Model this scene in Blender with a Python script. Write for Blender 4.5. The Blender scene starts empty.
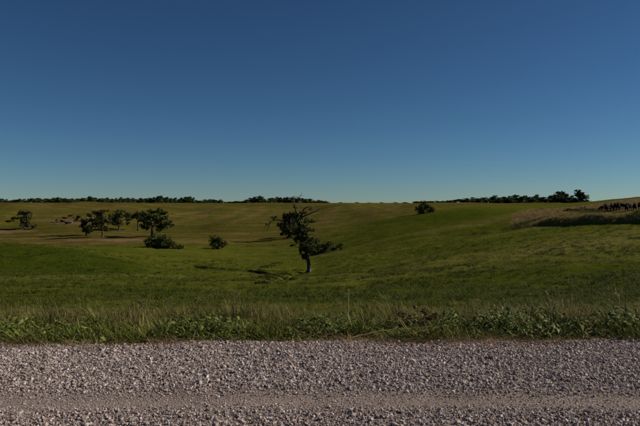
import bpy, bmesh, math, random
import numpy as np
from mathutils import Vector, Matrix

scene = bpy.context.scene
R = math.radians
# ------------------------------------------------------------------ camera
CAM_H, FPX, HOR = 1.6, 622.0, 204.0          # metres, focal length and horizon row in photograph pixels
cam_d = bpy.data.cameras.new('camera')
cam_d.sensor_width = 36.0
cam_d.lens = 36.0 * FPX / 640.0
cam_d.clip_start = 0.05
cam_d.clip_end = 12000
cam = bpy.data.objects.new('camera', cam_d)
scene.collection.objects.link(cam)
cam.location = (0, 0, CAM_H)
cam.rotation_euler = (R(90) - math.atan((213.0 - HOR) / FPX), 0, 0)
scene.camera = cam

# ------------------------------------------------------------------ sky and sun
SUN_EL, SUN_AZ = 30.0, 81.0                  # azimuth clockwise from the view direction (+Y)
world = bpy.data.worlds.new('World')
scene.world = world
world.use_nodes = True
nt = world.node_tree
nt.nodes.clear()
wo = nt.nodes.new('ShaderNodeOutputWorld')
bg = nt.nodes.new('ShaderNodeBackground')
sky = nt.nodes.new('ShaderNodeTexSky')
sky.sky_type = 'NISHITA'
sky.sun_disc = False
sky.sun_elevation = R(SUN_EL)
sky.sun_rotation = R(SUN_AZ)
sky.altitude = 1500
sky.air_density = 0.9
sky.dust_density = 0.1
sky.ozone_density = 8.0
bg.inputs['Strength'].default_value = 0.05
wb = nt.nodes.new('ShaderNodeMix'); wb.data_type = 'RGBA'; wb.blend_type = 'MULTIPLY'
wb.inputs[0].default_value = 1.0
wb.inputs[7].default_value = (0.755, 0.77, 0.66, 1)      # the photograph's white balance
gm = nt.nodes.new('ShaderNodeGamma'); gm.inputs[1].default_value = 1.2      # and its contrast
nt.links.new(sky.outputs[0], gm.inputs[0])
nt.links.new(gm.outputs[0], wb.inputs[6])
nt.links.new(wb.outputs[2], bg.inputs[0])
nt.links.new(bg.outputs[0], wo.inputs[0])
sun_d = bpy.data.lights.new('sun', 'SUN')
sun_d.energy = 5.0
sun_d.angle = R(0.5)
sun_d.color = (1.0, 0.89, 0.76)
sun = bpy.data.objects.new('sun', sun_d)
scene.collection.objects.link(sun)
_sd = Vector((math.sin(R(SUN_AZ)) * math.cos(R(SUN_EL)), math.cos(R(SUN_AZ)) * math.cos(R(SUN_EL)), math.sin(R(SUN_EL))))
sun.rotation_euler = _sd.to_track_quat('Z', 'Y').to_euler()
scene.view_settings.view_transform = 'Standard'
scene.view_settings.look = 'None'
scene.view_settings.gamma = 1.0
scene.view_settings.exposure = 0.0
scene.render.engine = 'CYCLES'
scene.cycles.max_bounces = 6
scene.cycles.transparent_max_bounces = 4

# ------------------------------------------------------------------ helpers
C = scene.collection
rng = np.random.default_rng(11)
rnd = random.Random(5)

def tag(o, label=None, cat=None, group=None, kind=None):
    if label: o['label'] = label
    if cat: o['category'] = cat
    if group: o['group'] = group
    if kind: o['kind'] = kind
    return o

def np_mesh(name, verts, faces, mat=None, smooth=False):
    """verts (n,3), faces (m,k) with one k"""
    me = bpy.data.meshes.new(name)
    verts = np.asarray(verts, dtype=np.float32); faces = np.asarray(faces, dtype=np.int32)
    m, k = faces.shape
    me.vertices.add(len(verts)); me.vertices.foreach_set('co', verts.ravel())
    me.loops.add(m * k); me.loops.foreach_set('vertex_index', faces.ravel())
    me.polygons.add(m)
    me.polygons.foreach_set('loop_start', np.arange(0, m * k, k, dtype=np.int32))
    me.polygons.foreach_set('loop_total', np.full(m, k, dtype=np.int32))
    me.polygons.foreach_set('use_smooth', np.full(m, smooth))
    me.update(calc_edges=True)
    if mat: me.materials.append(mat)
    return me

def link(name, me, parent=None, loc=(0, 0, 0)):
    o = bpy.data.objects.new(name, me)
    C.objects.link(o)
    o.location = loc
    if parent: o.parent = parent
    return o

def empty(name, loc, rz=0):
    o = bpy.data.objects.new(name, None)
    o.empty_display_size = 0.5
    C.objects.link(o)
    o.location = loc
    o.rotation_euler = (0, 0, rz)
    return o

def vnoise(x, y, seed):
    """smooth value noise, numpy"""
    xi = np.floor(x).astype(np.int64); yi = np.floor(y).astype(np.int64)
    xf = x - xi; yf = y - yi
    u = xf * xf * (3 - 2 * xf); v = yf * yf * (3 - 2 * yf)
    def h(a, b):
        n = (a * 374761393 + b * 668265263 + seed * 974711) & 0xffffffff
        n = ((n ^ (n >> 13)) * 1274126177) & 0xffffffff
        return ((n ^ (n >> 16)) & 0xffff) / 32767.5 - 1.0
    return (h(xi, yi) * (1 - u) * (1 - v) + h(xi + 1, yi) * u * (1 - v)
            + h(xi, yi + 1) * (1 - u) * v + h(xi + 1, yi + 1) * u * v)

def fbm(x, y, s, seed, octv=4):
    a, t = 1.0, 0.0
    for i in range(octv):
        t = t + a * vnoise(x / s + 17.3 * i, y / s - 9.1 * i, seed + i)
        s *= 0.5; a *= 0.5
    return t

def sstep(a, b, x):
    t = np.clip((x - a) / (b - a), 0, 1)
    return t * t * (3 - 2 * t)

# ------------------------------------------------------------------ materials
class NM:
    def __init__(s, name):
        s.m = bpy.data.materials.new(name); s.m.use_nodes = True
        s.t = s.m.node_tree; s.t.nodes.clear()
        s.out = s.n('ShaderNodeOutputMaterial')
    def n(s, typ, **kw):
        nd = s.t.nodes.new(typ)
        for k, v in kw.items(): setattr(nd, k, v)
        return nd
    def l(s, a, b): s.t.links.new(a, b)
    def noise(s, scale, detail=4, rough=0.55, vec=None, dim='3D'):
        nd = s.n('ShaderNodeTexNoise'); nd.inputs['Scale'].default_value = scale
        nd.inputs['Detail'].default_value = detail; nd.inputs['Roughness'].default_value = rough
        if vec is not None: s.l(vec, nd.inputs['Vector'])
        return nd.outputs['Fac']
    def ramp(s, fac, stops, interp='LINEAR'):
        nd = s.n('ShaderNodeValToRGB'); cr = nd.color_ramp; cr.interpolation = interp
        while len(cr.elements) < len(stops): cr.elements.new(0.5)
        for e, (p, c) in zip(cr.elements, stops):
            e.position = p; e.color = (*c, 1) if len(c) == 3 else c
        s.l(fac, nd.inputs[0]); return nd.outputs[0]
    def mix(s, fac, a, b, mode='MIX'):
        nd = s.n('ShaderNodeMix', data_type='RGBA', blend_type=mode)
        if isinstance(fac, (int, float)): nd.inputs[0].default_value = fac
        else: s.l(fac, nd.inputs[0])
        for v, i in ((a, 6), (b, 7)):
            if isinstance(v, tuple): nd.inputs[i].default_value = (*v, 1)
            else: s.l(v, nd.inputs[i])
        return nd.outputs[2]
    def math(s, op, a, b=0.0):
        nd = s.n('ShaderNodeMath', operation=op)
        for v, i in ((a, 0), (b, 1)):
            if isinstance(v, (int, float)): nd.inputs[i].default_value = v
            else: s.l(v, nd.inputs[i])
        return nd.outputs[0]
    def bump(s, h, strength, dist):
        nd = s.n('ShaderNodeBump'); nd.inputs['Strength'].default_value = strength
        nd.inputs['Distance'].default_value = dist; s.l(h, nd.inputs['Height'])
        return nd.outputs[0]
    def principled(s, col, rough=0.8, spec=0.25, normal=None):
        p = s.n('ShaderNodeBsdfPrincipled')
        if isinstance(col, tuple): p.inputs['Base Color'].default_value = (*col, 1)
        else: s.l(col, p.inputs['Base Color'])
        p.inputs['Roughness'].default_value = rough
        p.inputs['Specular IOR Level'].default_value = spec
        if normal is not None: s.l(normal, p.inputs['Normal'])
        return p.outputs[0]
    def done(s, sh):
        s.l(sh, s.out.inputs['Surface']); return s.m

def leaf_mat(name, stops, trans=0.3, rough=0.65, inst=True, spec=0.1):
    m = NM(name)
    g = m.n('ShaderNodeNewGeometry')
    f = g.outputs['Random Per Island']
    if inst:
        oi = m.n('ShaderNodeObjectInfo')
        f = m.math('ADD', m.math('MULTIPLY', f, 0.45), m.math('MULTIPLY', oi.outputs['Random'], 0.55))
    col = m.ramp(f, stops)
    p = m.principled(col, rough, spec)
    t = m.n('ShaderNodeBsdfTranslucent'); m.l(col, t.inputs[0])
    mx = m.n('ShaderNodeMixShader'); mx.inputs[0].default_value = trans
    m.l(p, mx.inputs[1]); m.l(t.outputs[0], mx.inputs[2])
    return m.done(mx.outputs[0])

def bark_mat(name, c1, c2, scale=6):
    m = NM(name)
    tc = m.n('ShaderNodeTexCoord')
    mp = m.n('ShaderNodeMapping'); mp.inputs['Scale'].default_value = (1, 1, 0.25)
    m.l(tc.outputs['Object'], mp.inputs[0])
    f = m.noise(scale, 5, 0.65, mp.outputs[0])
    col = m.ramp(f, [(0.3, c1), (0.7, c2)])
    return m.done(m.principled(col, 0.9, 0.15, m.bump(f, 0.8, 0.04)))

M_BARK = bark_mat('weathered_bark', (0.035, 0.026, 0.022), (0.13, 0.10, 0.085))
M_BARKF = bark_mat('dark_bark', (0.03, 0.022, 0.016), (0.085, 0.062, 0.045), 3)
M_LEAF = leaf_mat('oak_leaves', [(0.0, (0.028, 0.042, 0.010)), (0.6, (0.058, 0.076, 0.016)), (1.0, (0.115, 0.120, 0.030))], 0.22, inst=False)
M_LEAFD = leaf_mat('olive_leaves', [(0.0, (0.036, 0.040, 0.012)), (0.6, (0.070, 0.070, 0.020)), (1.0, (0.135, 0.115, 0.040))], 0.18, inst=False)
M_LEAFB = leaf_mat('bush_leaves', [(0.0, (0.030, 0.046, 0.009)), (0.6, (0.060, 0.080, 0.015)), (1.0, (0.115, 0.125, 0.028))], 0.2, inst=False)
M_LEAFT = leaf_mat('woodland_leaves', [(0.0, (0.034, 0.052, 0.020)), (0.6, (0.060, 0.084, 0.030)), (1.0, (0.10, 0.12, 0.042))], 0.25, inst=False)
M_GRASS = leaf_mat('verge_blades', [(0.0, (0.052, 0.072, 0.010)), (0.45, (0.108, 0.128, 0.020)), (0.8, (0.195, 0.205, 0.048)), (1.0, (0.34, 0.29, 0.12))], 0.10)
M_SEED = leaf_mat('seed_grass', [(0.0, (0.100, 0.108, 0.026)), (0.4, (0.175, 0.155, 0.052)), (0.75, (0.27, 0.210, 0.090)), (1.0, (0.40, 0.30, 0.16))], 0.25)
M_WEED = leaf_mat('broad_leaves', [(0.0, (0.048, 0.070, 0.012)), (0.6, (0.105, 0.135, 0.028)), (1.0, (0.23, 0.24, 0.075))], 0.08, 0.55)
M_PAST = leaf_mat('pasture_blades', [(0.0, (0.044, 0.064, 0.005)), (0.5, (0.078, 0.098, 0.010)), (1.0, (0.145, 0.145, 0.028))], 0.25)
M_TUSS = leaf_mat('tussock_blades', [(0.0, (0.028, 0.044, 0.004)), (0.6, (0.060, 0.080, 0.008)), (1.0, (0.13, 0.13, 0.024))], 0.2)
M_TAN = leaf_mat('dry_tall_grass', [(0.0, (0.14, 0.105, 0.036)), (0.5, (0.27, 0.185, 0.078)), (1.0, (0.46, 0.33, 0.165))], 0.42)
M_STRAW = leaf_mat('straw', [(0.0, (0.16, 0.095, 0.05)), (0.5, (0.30, 0.19, 0.10)), (1.0, (0.46, 0.34, 0.21))], 0.1, 0.8)
M_DEAD = leaf_mat('withered_weed', [(0.0, (0.045, 0.024, 0.014)), (0.6, (0.10, 0.056, 0.034)), (1.0, (0.18, 0.11, 0.07))], 0.1, 0.8, inst=False)
M_STALK = leaf_mat('pale_stalk', [(0.0, (0.30, 0.23, 0.10)), (1.0, (0.55, 0.44, 0.22))], 0.2, 0.7, inst=False)
M_UMBEL = leaf_mat('pale_umbel', [(0.0, (0.13, 0.12, 0.04)), (1.0, (0.28, 0.24, 0.095))], 0.25, 0.7, inst=False)

def stone_material():
    m = NM('crushed_limestone')
    oi = m.n('ShaderNodeObjectInfo')
    tc = m.n('ShaderNodeTexCoord')
    base = m.ramp(oi.outputs['Random'], [(0.0, (0.19, 0.156, 0.146)), (0.25, (0.35, 0.288, 0.268)), (0.6, (0.49, 0.415, 0.388)), (0.88, (0.62, 0.545, 0.512)), (1.0, (0.76, 0.71, 0.67))])
    f = m.noise(2.2, 4, 0.6, tc.outputs['Object'])
    col = m.mix(1.0, base, m.ramp(f, [(0.3, (0.72, 0.70, 0.68)), (0.7, (1.1, 1.08, 1.05))]), 'MULTIPLY')
    return m.done(m.principled(col, 0.9, 0.2, m.bump(m.noise(9, 3, 0.6, tc.outputs['Object']), 0.4, 0.1)))
M_STONE = stone_material()

def road_material():
    m = NM('packed_road_dust')
    g = m.n('ShaderNodeNewGeometry'); P = g.outputs['Position']
    big = m.noise(0.7, 4, 0.6, P)
    fine = m.noise(70, 5, 0.7, P)
    vor = m.n('ShaderNodeTexVoronoi'); vor.inputs['Scale'].default_value = 55; m.l(P, vor.inputs['Vector'])
    c = m.ramp(big, [(0.3, (0.25, 0.205, 0.182)), (0.7, (0.34, 0.285, 0.255))])
    c = m.mix(1.0, c, m.ramp(fine, [(0.25, (0.55, 0.53, 0.5)), (0.75, (1.25, 1.22, 1.2))]), 'MULTIPLY')
    vs = m.n('ShaderNodeSeparateColor'); m.l(vor.outputs['Color'], vs.inputs[0])
    c = m.mix(1.0, c, m.ramp(vs.outputs[0], [(0.0, (0.72, 0.70, 0.69)), (1.0, (1.2, 1.2, 1.2))]), 'MULTIPLY')
    h = m.math('ADD', fine, m.math('MULTIPLY', vor.outputs['Distance'], -1.0))
    return m.done(m.principled(c, 0.95, 0.15, m.bump(h, 0.9, 0.012)))
M_ROAD = road_material()

def pasture_material():
    m = NM('pasture_ground')
    g = m.n('ShaderNodeNewGeometry'); P = g.outputs['Position']
    at = m.n('ShaderNodeAttribute', attribute_name='cover')
    sep = m.n('ShaderNodeSeparateColor'); m.l(at.outputs['Color'], sep.inputs[0])
    dry, soil, wet_shade = sep.outputs[0], sep.outputs[1], sep.outputs[2]
    n1 = m.noise(0.035, 5, 0.6, P)
    n2 = m.noise(0.45, 5, 0.65, P)
    n3 = m.noise(3.0, 4, 0.7, P)
    mp = m.n('ShaderNodeMapping'); mp.inputs['Rotation'].default_value = (0, 0, R(-24)); mp.inputs['Scale'].default_value = (0.012, 0.16, 0.05)
    m.l(P, mp.inputs[0])
    st = m.noise(1.0, 5, 0.6, mp.outputs[0])
    green = m.ramp(n1, [(0.3, (0.054, 0.074, 0.006)), (0.5, (0.072, 0.090, 0.008)), (0.7, (0.096, 0.104, 0.012))])
    green = m.mix(m.ramp(n2, [(0.42, (0, 0, 0)), (0.70, (0.75, 0.75, 0.75))]), green, (0.098, 0.102, 0.016))
    green = m.mix(m.ramp(st, [(0.46, (0, 0, 0)), (0.62, (0.8, 0.8, 0.8))]), green, (0.115, 0.105, 0.022))
    green = m.mix(m.ramp(n3, [(0.34, (0.8, 0.8, 0.8)), (0.50, (0, 0, 0))]), green, (0.020, 0.030, 0.002))
    tan = m.ramp(st, [(0.36, (0.070, 0.058, 0.012)), (0.5, (0.100, 0.077, 0.020)), (0.64, (0.165, 0.115, 0.040))])
    tan = m.mix(m.ramp(n1, [(0.44, (0, 0, 0)), (0.66, (0.75, 0.75, 0.75))]), tan, (0.055, 0.052, 0.009))
    tan = m.mix(m.ramp(n2, [(0.50, (0, 0, 0)), (0.74, (0.6, 0.6, 0.6))]), tan, (0.046, 0.040, 0.009))
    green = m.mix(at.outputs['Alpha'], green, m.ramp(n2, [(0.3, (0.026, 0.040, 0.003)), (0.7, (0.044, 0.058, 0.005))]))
    sat = m.n('ShaderNodeAttribute', attribute_name='straw')
    green = m.mix(sat.outputs['Fac'], green, m.ramp(n2, [(0.3, (0.105, 0.104, 0.022)), (0.7, (0.165, 0.145, 0.044))]))
    c = m.mix(dry, green, tan)
    earth = m.ramp(n2, [(0.3, (0.13, 0.075, 0.042)), (0.7, (0.27, 0.165, 0.10))])
    c = m.mix(soil, c, earth)
    c = m.mix(wet_shade, c, (0.028, 0.024, 0.015))
    h = m.math('ADD', m.math('MULTIPLY', n2, 1.0), m.math('MULTIPLY', n3, 0.35))
    return m.done(m.principled(c, 1.0, 0.0, m.bump(h, 0.8, 0.5)))
M_PASTURE = pasture_material()

# ------------------------------------------------------------------ the land
YS = [7.0, 9, 12, 20, 30, 45, 60, 80, 100, 130, 150, 165, 200, 232, 272, 320, 372, 420, 600, 1000, 2500]
NEAR = [350.5, 323, 308]
FAR = [203.4, 203.4, 203.6]
COLS = {
    -80: [297, 288, 277, 267, 251, 241, 239.5, 243, 246, 240, 232, 221, 212.5, 206.2, 203.8],
    0:   [298, 290, 279.5, 272, 257, 246.3, 243.5, 246.5, 248.5, 241, 232, 221, 212.5, 206.2, 203.8],
    70:  [298.5, 290.5, 280.5, 272.5, 260.5, 251, 247.5, 248, 247.5, 239.5, 231, 221.5, 213, 206.5, 204],
    110: [299, 291, 281.5, 274, 264.5, 257, 252.5, 250.5, 248, 239.5, 231.5, 222, 213, 206.5, 204],
    155: [299, 292, 283.5, 277, 269.5, 263.5, 256, 252, 248.5, 239.5, 232.5, 223, 214, 206.8, 204],
    240: [300, 294, 286, 280, 272.5, 267, 259, 253, 249, 240.5, 233.5, 224, 215, 207, 204],
    310: [300, 294, 286, 280, 272.5, 266, 256, 249, 244.5, 236, 231, 223.5, 214, 206.5, 203.8],
    340: [300, 294, 285, 278.5, 268.5, 261, 251, 244, 239, 230, 227, 222.5, 213, 206.2, 203.8],
    400: [299.5, 292, 281.5, 273, 262, 253, 240, 232.5, 228, 219.5, 217.5, 214.5, 210, 205.5, 203.8],
    480: [298.5, 290, 277, 265.5, 251, 240, 227, 220.5, 216.5, 210, 207.5, 207.5, 206.5, 205, 203.8],
    560: [297, 287, 272, 258, 243, 231.5, 218, 212.5, 210, 207, 205.2, 204.6, 204.6, 204.3, 203.8],
    640: [296, 285, 268, 252.5, 237, 224, 210.5, 204.5, 201, 198, 198, 199.5, 201.5, 202.5, 203],
    740: [295, 283, 265, 249, 232, 218, 204, 198, 195.5, 193, 193, 196, 199, 201.5, 202.5],
}
_cx = np.array(sorted(COLS)); _ct = (_cx - 320.0) / FPX
_tab = np.array([NEAR + COLS[c] + FAR for c in _cx])
_ly = np.log(np.array(YS))

def pchip(x, y, q):
    h = np.diff(x); d = np.diff(y) / h
    m = np.zeros_like(y)
    for i in range(1, len(x) - 1):
        if d[i - 1] * d[i] > 0:
            w1, w2 = 2 * h[i] + h[i - 1], h[i] + 2 * h[i - 1]
            m[i] = (w1 + w2) / (w1 / d[i - 1] + w2 / d[i])
    m[0], m[-1] = d[0], d[-1]
    k = np.clip(np.searchsorted(x, q) - 1, 0, len(x) - 2)
    t = (q - x[k]) / h[k]
    return ((2 * t**3 - 3 * t**2 + 1) * y[k] + (t**3 - 2 * t**2 + t) * h[k] * m[k]
            + (-2 * t**3 + 3 * t**2) * y[k + 1] + (t**3 - t**2) * h[k] * m[k + 1])

rows = [6.78]
while rows[-1] < 2400:
    y = rows[-1]
    rows.append(y * (1.008 if (y < 20 or 55 < y < 130) else 1.011))
rows = np.array(rows)
tin = np.arange(-0.62, 0.6201, 0.004)
tout = 0.62 + np.cumsum(np.geomspace(0.008, 0.5, 22))
tt = np.concatenate([-tout[::-1], tin, tout])
vtab = np.array([pchip(_ly, _tab[i], np.log(np.clip(rows, 7.0, 2500))) for i in range(len(_cx))])   # (cols, rows)
tc_ = np.clip(tt, _ct[0], _ct[-1])
VV = np.array([pchip(_ct, vtab[:, j], tc_) for j in range(len(rows))])                                # (rows, t)
YY = np.repeat(rows[:, None], len(tt), 1)
XX = YY * tt[None, :]
ZZ = CAM_H - (VV - HOR) / FPX * YY

# bank of the raised terrace on the right: toe line from A to B, facing left and a little to the camera
A = np.array([39.5, 131.0]); B = np.array([52.5, 99.0])
_d = (B - A) / np.linalg.norm(B - A); _n = np.array([-_d[1], _d[0]])          # _n points to the raised side
if _n[0] < 0: _n = -_n
wob = fbm(XX, YY, 9.0, 71, 3) * 1.0
sd = (XX - A[0]) * _n[0] + (YY - A[1]) * _n[1] + wob
al = (XX - A[0]) * _d[0] + (YY - A[1]) * _d[1]
bankH = (1.2 + 0.35 * fbm(XX, YY, 7.0, 73, 2)) * sstep(-5, 9, al) * (1 - sstep(75, 95, al))
ZZ = ZZ + bankH * sstep(-0.5, 1.6, sd) * (1 - sstep(6, 62, sd))
def tan_patch(x, y, sd_):
    t_ = x / y
    return sstep(-0.2, 0.6, sd_) * sstep(0.0, 0.03, t_ - np.interp(y, [118, 205], [0.285, 0.33])) * (1 - sstep(165, 205, y)) * sstep(85, 95, y)
terr = tan_patch(XX, YY, sd)

# rolling and lumpy relief
far = sstep(205, 270, YY) * (1 - sstep(390, 450, 320 + FPX * XX / YY))
ZZ += far * (1 - 0.85 * sstep(340, 420, YY)) * (fbm(XX, YY, 90, 3, 3) * 3.0 + fbm(XX * 0.9 + YY * 0.25, YY * 0.5 - XX * 0.3, 40, 31, 2) * 2.0)
ZZ += sstep(9, 14, YY) * fbm(XX, YY, 3.2, 9, 4) * 0.055 * (1 + sstep(30, 80, YY) * 1.2)
ZZ += sstep(40, 70, YY) * fbm(XX, YY, 16, 12, 2) * 0.2 + sstep(35, 90, YY) * (1 - far) * fbm(XX, YY, 42, 14, 2) * 0.7

_u, _v = XX * 0.90 + YY * 0.43, YY * 0.90 - XX * 0.43
ZZ += sstep(30, 60, YY) * (1 - sstep(170, 230, YY)) * sstep(-12, 20, XX) * (fbm(_u / 5.5, _v, 13, 101, 2) * 0.42 + fbm(_u / 3, _v, 6, 103, 2) * 0.10)
ZZ += far * (1 - sstep(330, 400, YY)) * fbm(XX, YY / 3.0, 24, 105, 2) * 1.25
for (px_, Y_, rx_, ry_, h_) in ((356, 330, 26, 50, 2.0), (300, 330, 22, 45, -2.6), (232, 318, 30, 50, 2.8), (180, 300, 18, 60, -1.8), (120, 330, 34, 60, 2.2), (398, 330, 16, 50, -2.2), (30, 320, 30, 60, 2.0)):
    ZZ += h_ * np.exp(-((XX - (px_ - 320) / FPX * Y_) / rx_) ** 2 - ((YY - Y_) / ry_) ** 2) * far

def seg_dist(px, py, pts):
    best = np.full(px.shape, 1e9)
    for (x0, y0), (x1, y1) in zip(pts[:-1], pts[1:]):
        dx, dy = x1 - x0, y1 - y0
        t = np.clip(((px - x0) * dx + (py - y0) * dy) / (dx * dx + dy * dy), 0, 1)
        best = np.minimum(best, np.hypot(px - x0 - t * dx, py - y0 - t * dy))
    return best

def ground(x, y):
    y = np.asarray(y, float); x = np.asarray(x, float)
    yc = np.clip(y, rows[0], rows[-2])
    j = np.clip(np.searchsorted(rows, yc) - 1, 0, len(rows) - 2)
    t = np.clip(x / yc, tt[0], tt[-1])
    i = np.clip(np.searchsorted(tt, t) - 1, 0, len(tt) - 2)
    fy = (yc - rows[j]) / (rows[j + 1] - rows[j]); fx = np.clip((t - tt[i]) / (tt[i + 1] - tt[i]), 0, 1)
    return ((ZZ[j, i] * (1 - fx) + ZZ[j, i + 1] * fx) * (1 - fy) + (ZZ[j + 1, i] * (1 - fx) + ZZ[j + 1, i + 1] * fx) * fy)

def at(px, py, far_from=8.0):
    """point of the land seen at a photograph pixel, searching outwards from a distance"""
    ys = np.geomspace(far_from, 1500, 4000)
    xs = (px - 320.0) / FPX * ys
    zr = CAM_H - (py - HOR) / FPX * ys
    hit = np.nonzero(ground(xs, ys) >= zr)[0]
    k = hit[0] if len(hit) else len(ys) - 1
    return float(xs[k]), float(ys[k])

def on(px, Y):
    x = (px - 320.0) / FPX * Y
    return Vector((x, Y, float(ground(x, Y))))

def path(pix, far_from=30): return [at(a, b, far_from) for a, b in pix]
# eroded ditches in the valley floor
D1 = path([(176, 261), (192, 265), (208, 267), (228, 268.5), (248, 269.5), (262, 272), (276, 275.5), (290, 277)])
D2 = path([(165, 279.5), (185, 279.3), (205, 278.8), (228, 278.6), (246, 280)])
D3 = path([(262, 281), (276, 279), (290, 276.5), (300, 273), (318, 268), (336, 263)])
D4 = path([(-60, 247), (0, 247.5)], 140) + path([(95, 246.8), (140, 248.0), (185, 247.8), (250, 246.0), (300, 243), (330, 236)], 140)
D5 = path([(452, 236), (470, 233.5), (486, 232.3), (505, 231)])
D6 = path([(95, 246.4), (112, 246.2), (136, 246.6), (150, 247.5)], 150)
wet_shade = np.zeros_like(ZZ); carve = np.zeros_like(ZZ)
for P_, dep, k, lead in ((D1, 0.75, 1.0, 7.0), (D2, 0.42, 0.9, 5.0), (D5, 0.4, 0.7, 4.0), (D6, 0.5, 0.8, 5.0)):     # cut banks facing the road
    q_ = np.array(sorted(P_))
    sy = YY - np.interp(XX, q_[:, 0], q_[:, 1]) + fbm(XX, YY * 0.2, 2.6, 83, 3) * 0.7
    ends = sstep(-3, 2, XX - q_[0, 0]) * (1 - sstep(-2, 3, XX - q_[-1, 0]))
    gap = 0.04 + 0.96 * sstep(-0.35, 0.35, fbm(XX, YY * 0.3, 4.5, 85, 3))
    carve += dep * ends * gap * np.where(sy < 0, sstep(-lead, -0.4, sy), 1 - sstep(0.0, 0.55, sy))
    wet_shade = np.maximum(wet_shade, k * ends * gap * sstep(-0.7, -0.2, sy) * (1 - sstep(0.45, 0.9, sy)))
for P_, w, dep, k in ((D3, 0.8, 0.55, 0.6), (D4, 1.3, 0.8, 0.45)):
    d = seg_dist(XX, YY, P_) + fbm(XX, YY, 3.5, 55, 3) * 0.9
    gap = sstep(-0.45, 0.1, fbm(XX, YY, 9.0, 57, 2))
    s = (1 - sstep(w * 0.3, w * 1.6, d)) * (0.15 + 0.85 * gap)
    carve += s * dep
    wet_shade = np.maximum(wet_shade, (1 - sstep(w * 0.2, w * 1.2, d)) * k * gap)
ZZ -= carve

# ground cover masks: dry grass, bare earth, dark wet soil, some painted light and shade
vpix = HOR - (ZZ - CAM_H) / YY * FPX
xpix = 320 + tt[None, :] * FPX + 0 * YY
dry_d = 172 + 70 * sstep(300, 420, xpix) + 70 * sstep(400, 480, xpix) + fbm(XX, YY, 40, 41, 3) * 12
dry = sstep(-10, 14, YY - dry_d)
dry *= 0.78 + 0.22 * np.clip(fbm(XX, YY, 45, 43, 3), -1, 1)
terr_mix = terr * np.clip(0.8 + 0.45 * fbm(XX, YY, 12, 44, 3), 0, 1)
dry = np.maximum(dry, sstep(8.6, 10.2, YY) * (1 - sstep(11, 15, YY)) * 0.35)
bandv = np.interp(xpix, [250, 330, 420, 520, 640], [292, 284, 270, 254, 236])
straw = np.exp(-((vpix - bandv) / (3.0 + 0.012 * np.abs(xpix - 330))) ** 2) * sstep(300, 380, xpix) * (YY < 130)
lit_ledge = np.interp(xpix, [-60, 60, 140, 230], [279, 277, 276.5, 279])
straw = np.maximum(straw, np.exp(-((vpix - lit_ledge) / 2.2) ** 2) * (1 - sstep(140, 240, xpix)) * 0.8 * (YY < 80))  # sunlit ledge on the left, its light painted in with straw colour
straw = np.clip(straw * (0.7 + 0.45 * fbm(XX, YY, 8, 91, 3)), 0, 1)
straw = np.maximum(straw, 0.45 * sstep(0.1, 0.7, fbm(_u / 6, _v, 9, 107, 3)) * sstep(40, 60, YY) * (1 - sstep(150, 190, YY)) * sstep(-5, 15, XX))
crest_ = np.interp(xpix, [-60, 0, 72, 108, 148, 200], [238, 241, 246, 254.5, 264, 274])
lush_shade = sstep(0, 3, vpix - crest_ + fbm(XX, YY, 7, 97, 2)) * (1 - sstep(-2.5, 0.5, vpix - lit_ledge)) * (1 - sstep(120, 180, xpix)) * (YY < 135) * 0.95  # shade on the left dome's near face, painted as darker green
lush_shade = np.maximum(lush_shade, sstep(2, 9, vpix - bandv) * sstep(330, 430, xpix) * (1 - sstep(290, 302, vpix)) * 0.55)
lush_shade = np.maximum(lush_shade, sstep(330, 370, xpix) * (1 - sstep(470, 540, xpix)) * sstep(115, 140, YY) * (1 - sstep(200, 240, YY)) * 0.6)
soil = np.zeros_like(ZZ)
for (px, Y, rx, ry, k) in ((108, 195, 13, 7, 1.0), (88, 200, 9, 6, 0.9), (130, 190, 8, 4, 0.6), (64, 262, 12, 7, 0.3), (8, 232, 9, 5, 0.7), (78, 250, 10, 4, 0.5), (40, 190, 7, 2.0, 0.6), (372, 330, 16, 10, 0.4)):
    cx_ = (px - 320) / FPX * Y
    q = ((XX - cx_) / rx) ** 2 + ((YY - Y) / ry) ** 2 + fbm(XX, YY, 6, 47, 3) * 0.6
    soil = np.maximum(soil, k * (1 - sstep(0.35, 1.25, q)))
for (pts, w) in ((path([(395, 206.5), (430, 211), (452, 213.5)], 250), 2.2), (path([(178, 214), (215, 208), (250, 204.8)], 230), 2.4)):
    soil = np.maximum(soil, 0.4 * (1 - sstep(w * 0.4, w, seg_dist(XX, YY, pts))))
wet_shade = np.maximum(wet_shade, 0.9 * sstep(7.12, 7.3, YY) * (1 - sstep(8.6, 9.6, YY)))  # shade between the verge plants, painted dark on the ground
for k_, pix in enumerate(([(168, 226), (200, 216), (238, 206.6)], [(150, 221), (180, 214), (214, 206.4)], [(204, 224), (232, 215), (264, 206.2)], [(232, 224), (252, 216), (278, 206.5)], [(352, 206.5), (372, 212), (398, 218)], [(374, 206), (392, 210), (412, 214.5)],
                          [(340, 206.5), (332, 213), (326, 222)], [(60, 216), (100, 208.5), (130, 206)], [(290, 222), (312, 213), (338, 207)])):
    dd_ = seg_dist(XX, YY, path(pix, 215)) + fbm(XX, YY, 12, 95 + k_, 2) * 1.6
    soil = np.maximum(soil, 0.16 * (1 - sstep(0.6, 3.4, dd_)))          # cattle tracks worn into the slope
    lush_shade = np.maximum(lush_shade, 0.3 * sstep(2.5, 4.0, dd_) * (1 - sstep(6.0, 13.0, dd_)))
    dry = dry * (1 - 0.28 * sstep(2.5, 4.0, dd_) * (1 - sstep(6.0, 11.0, dd_)) * (YY > 215))
soil = np.maximum(soil, 0.8 * (1 - sstep(7.05, 7.2, YY)))

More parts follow.
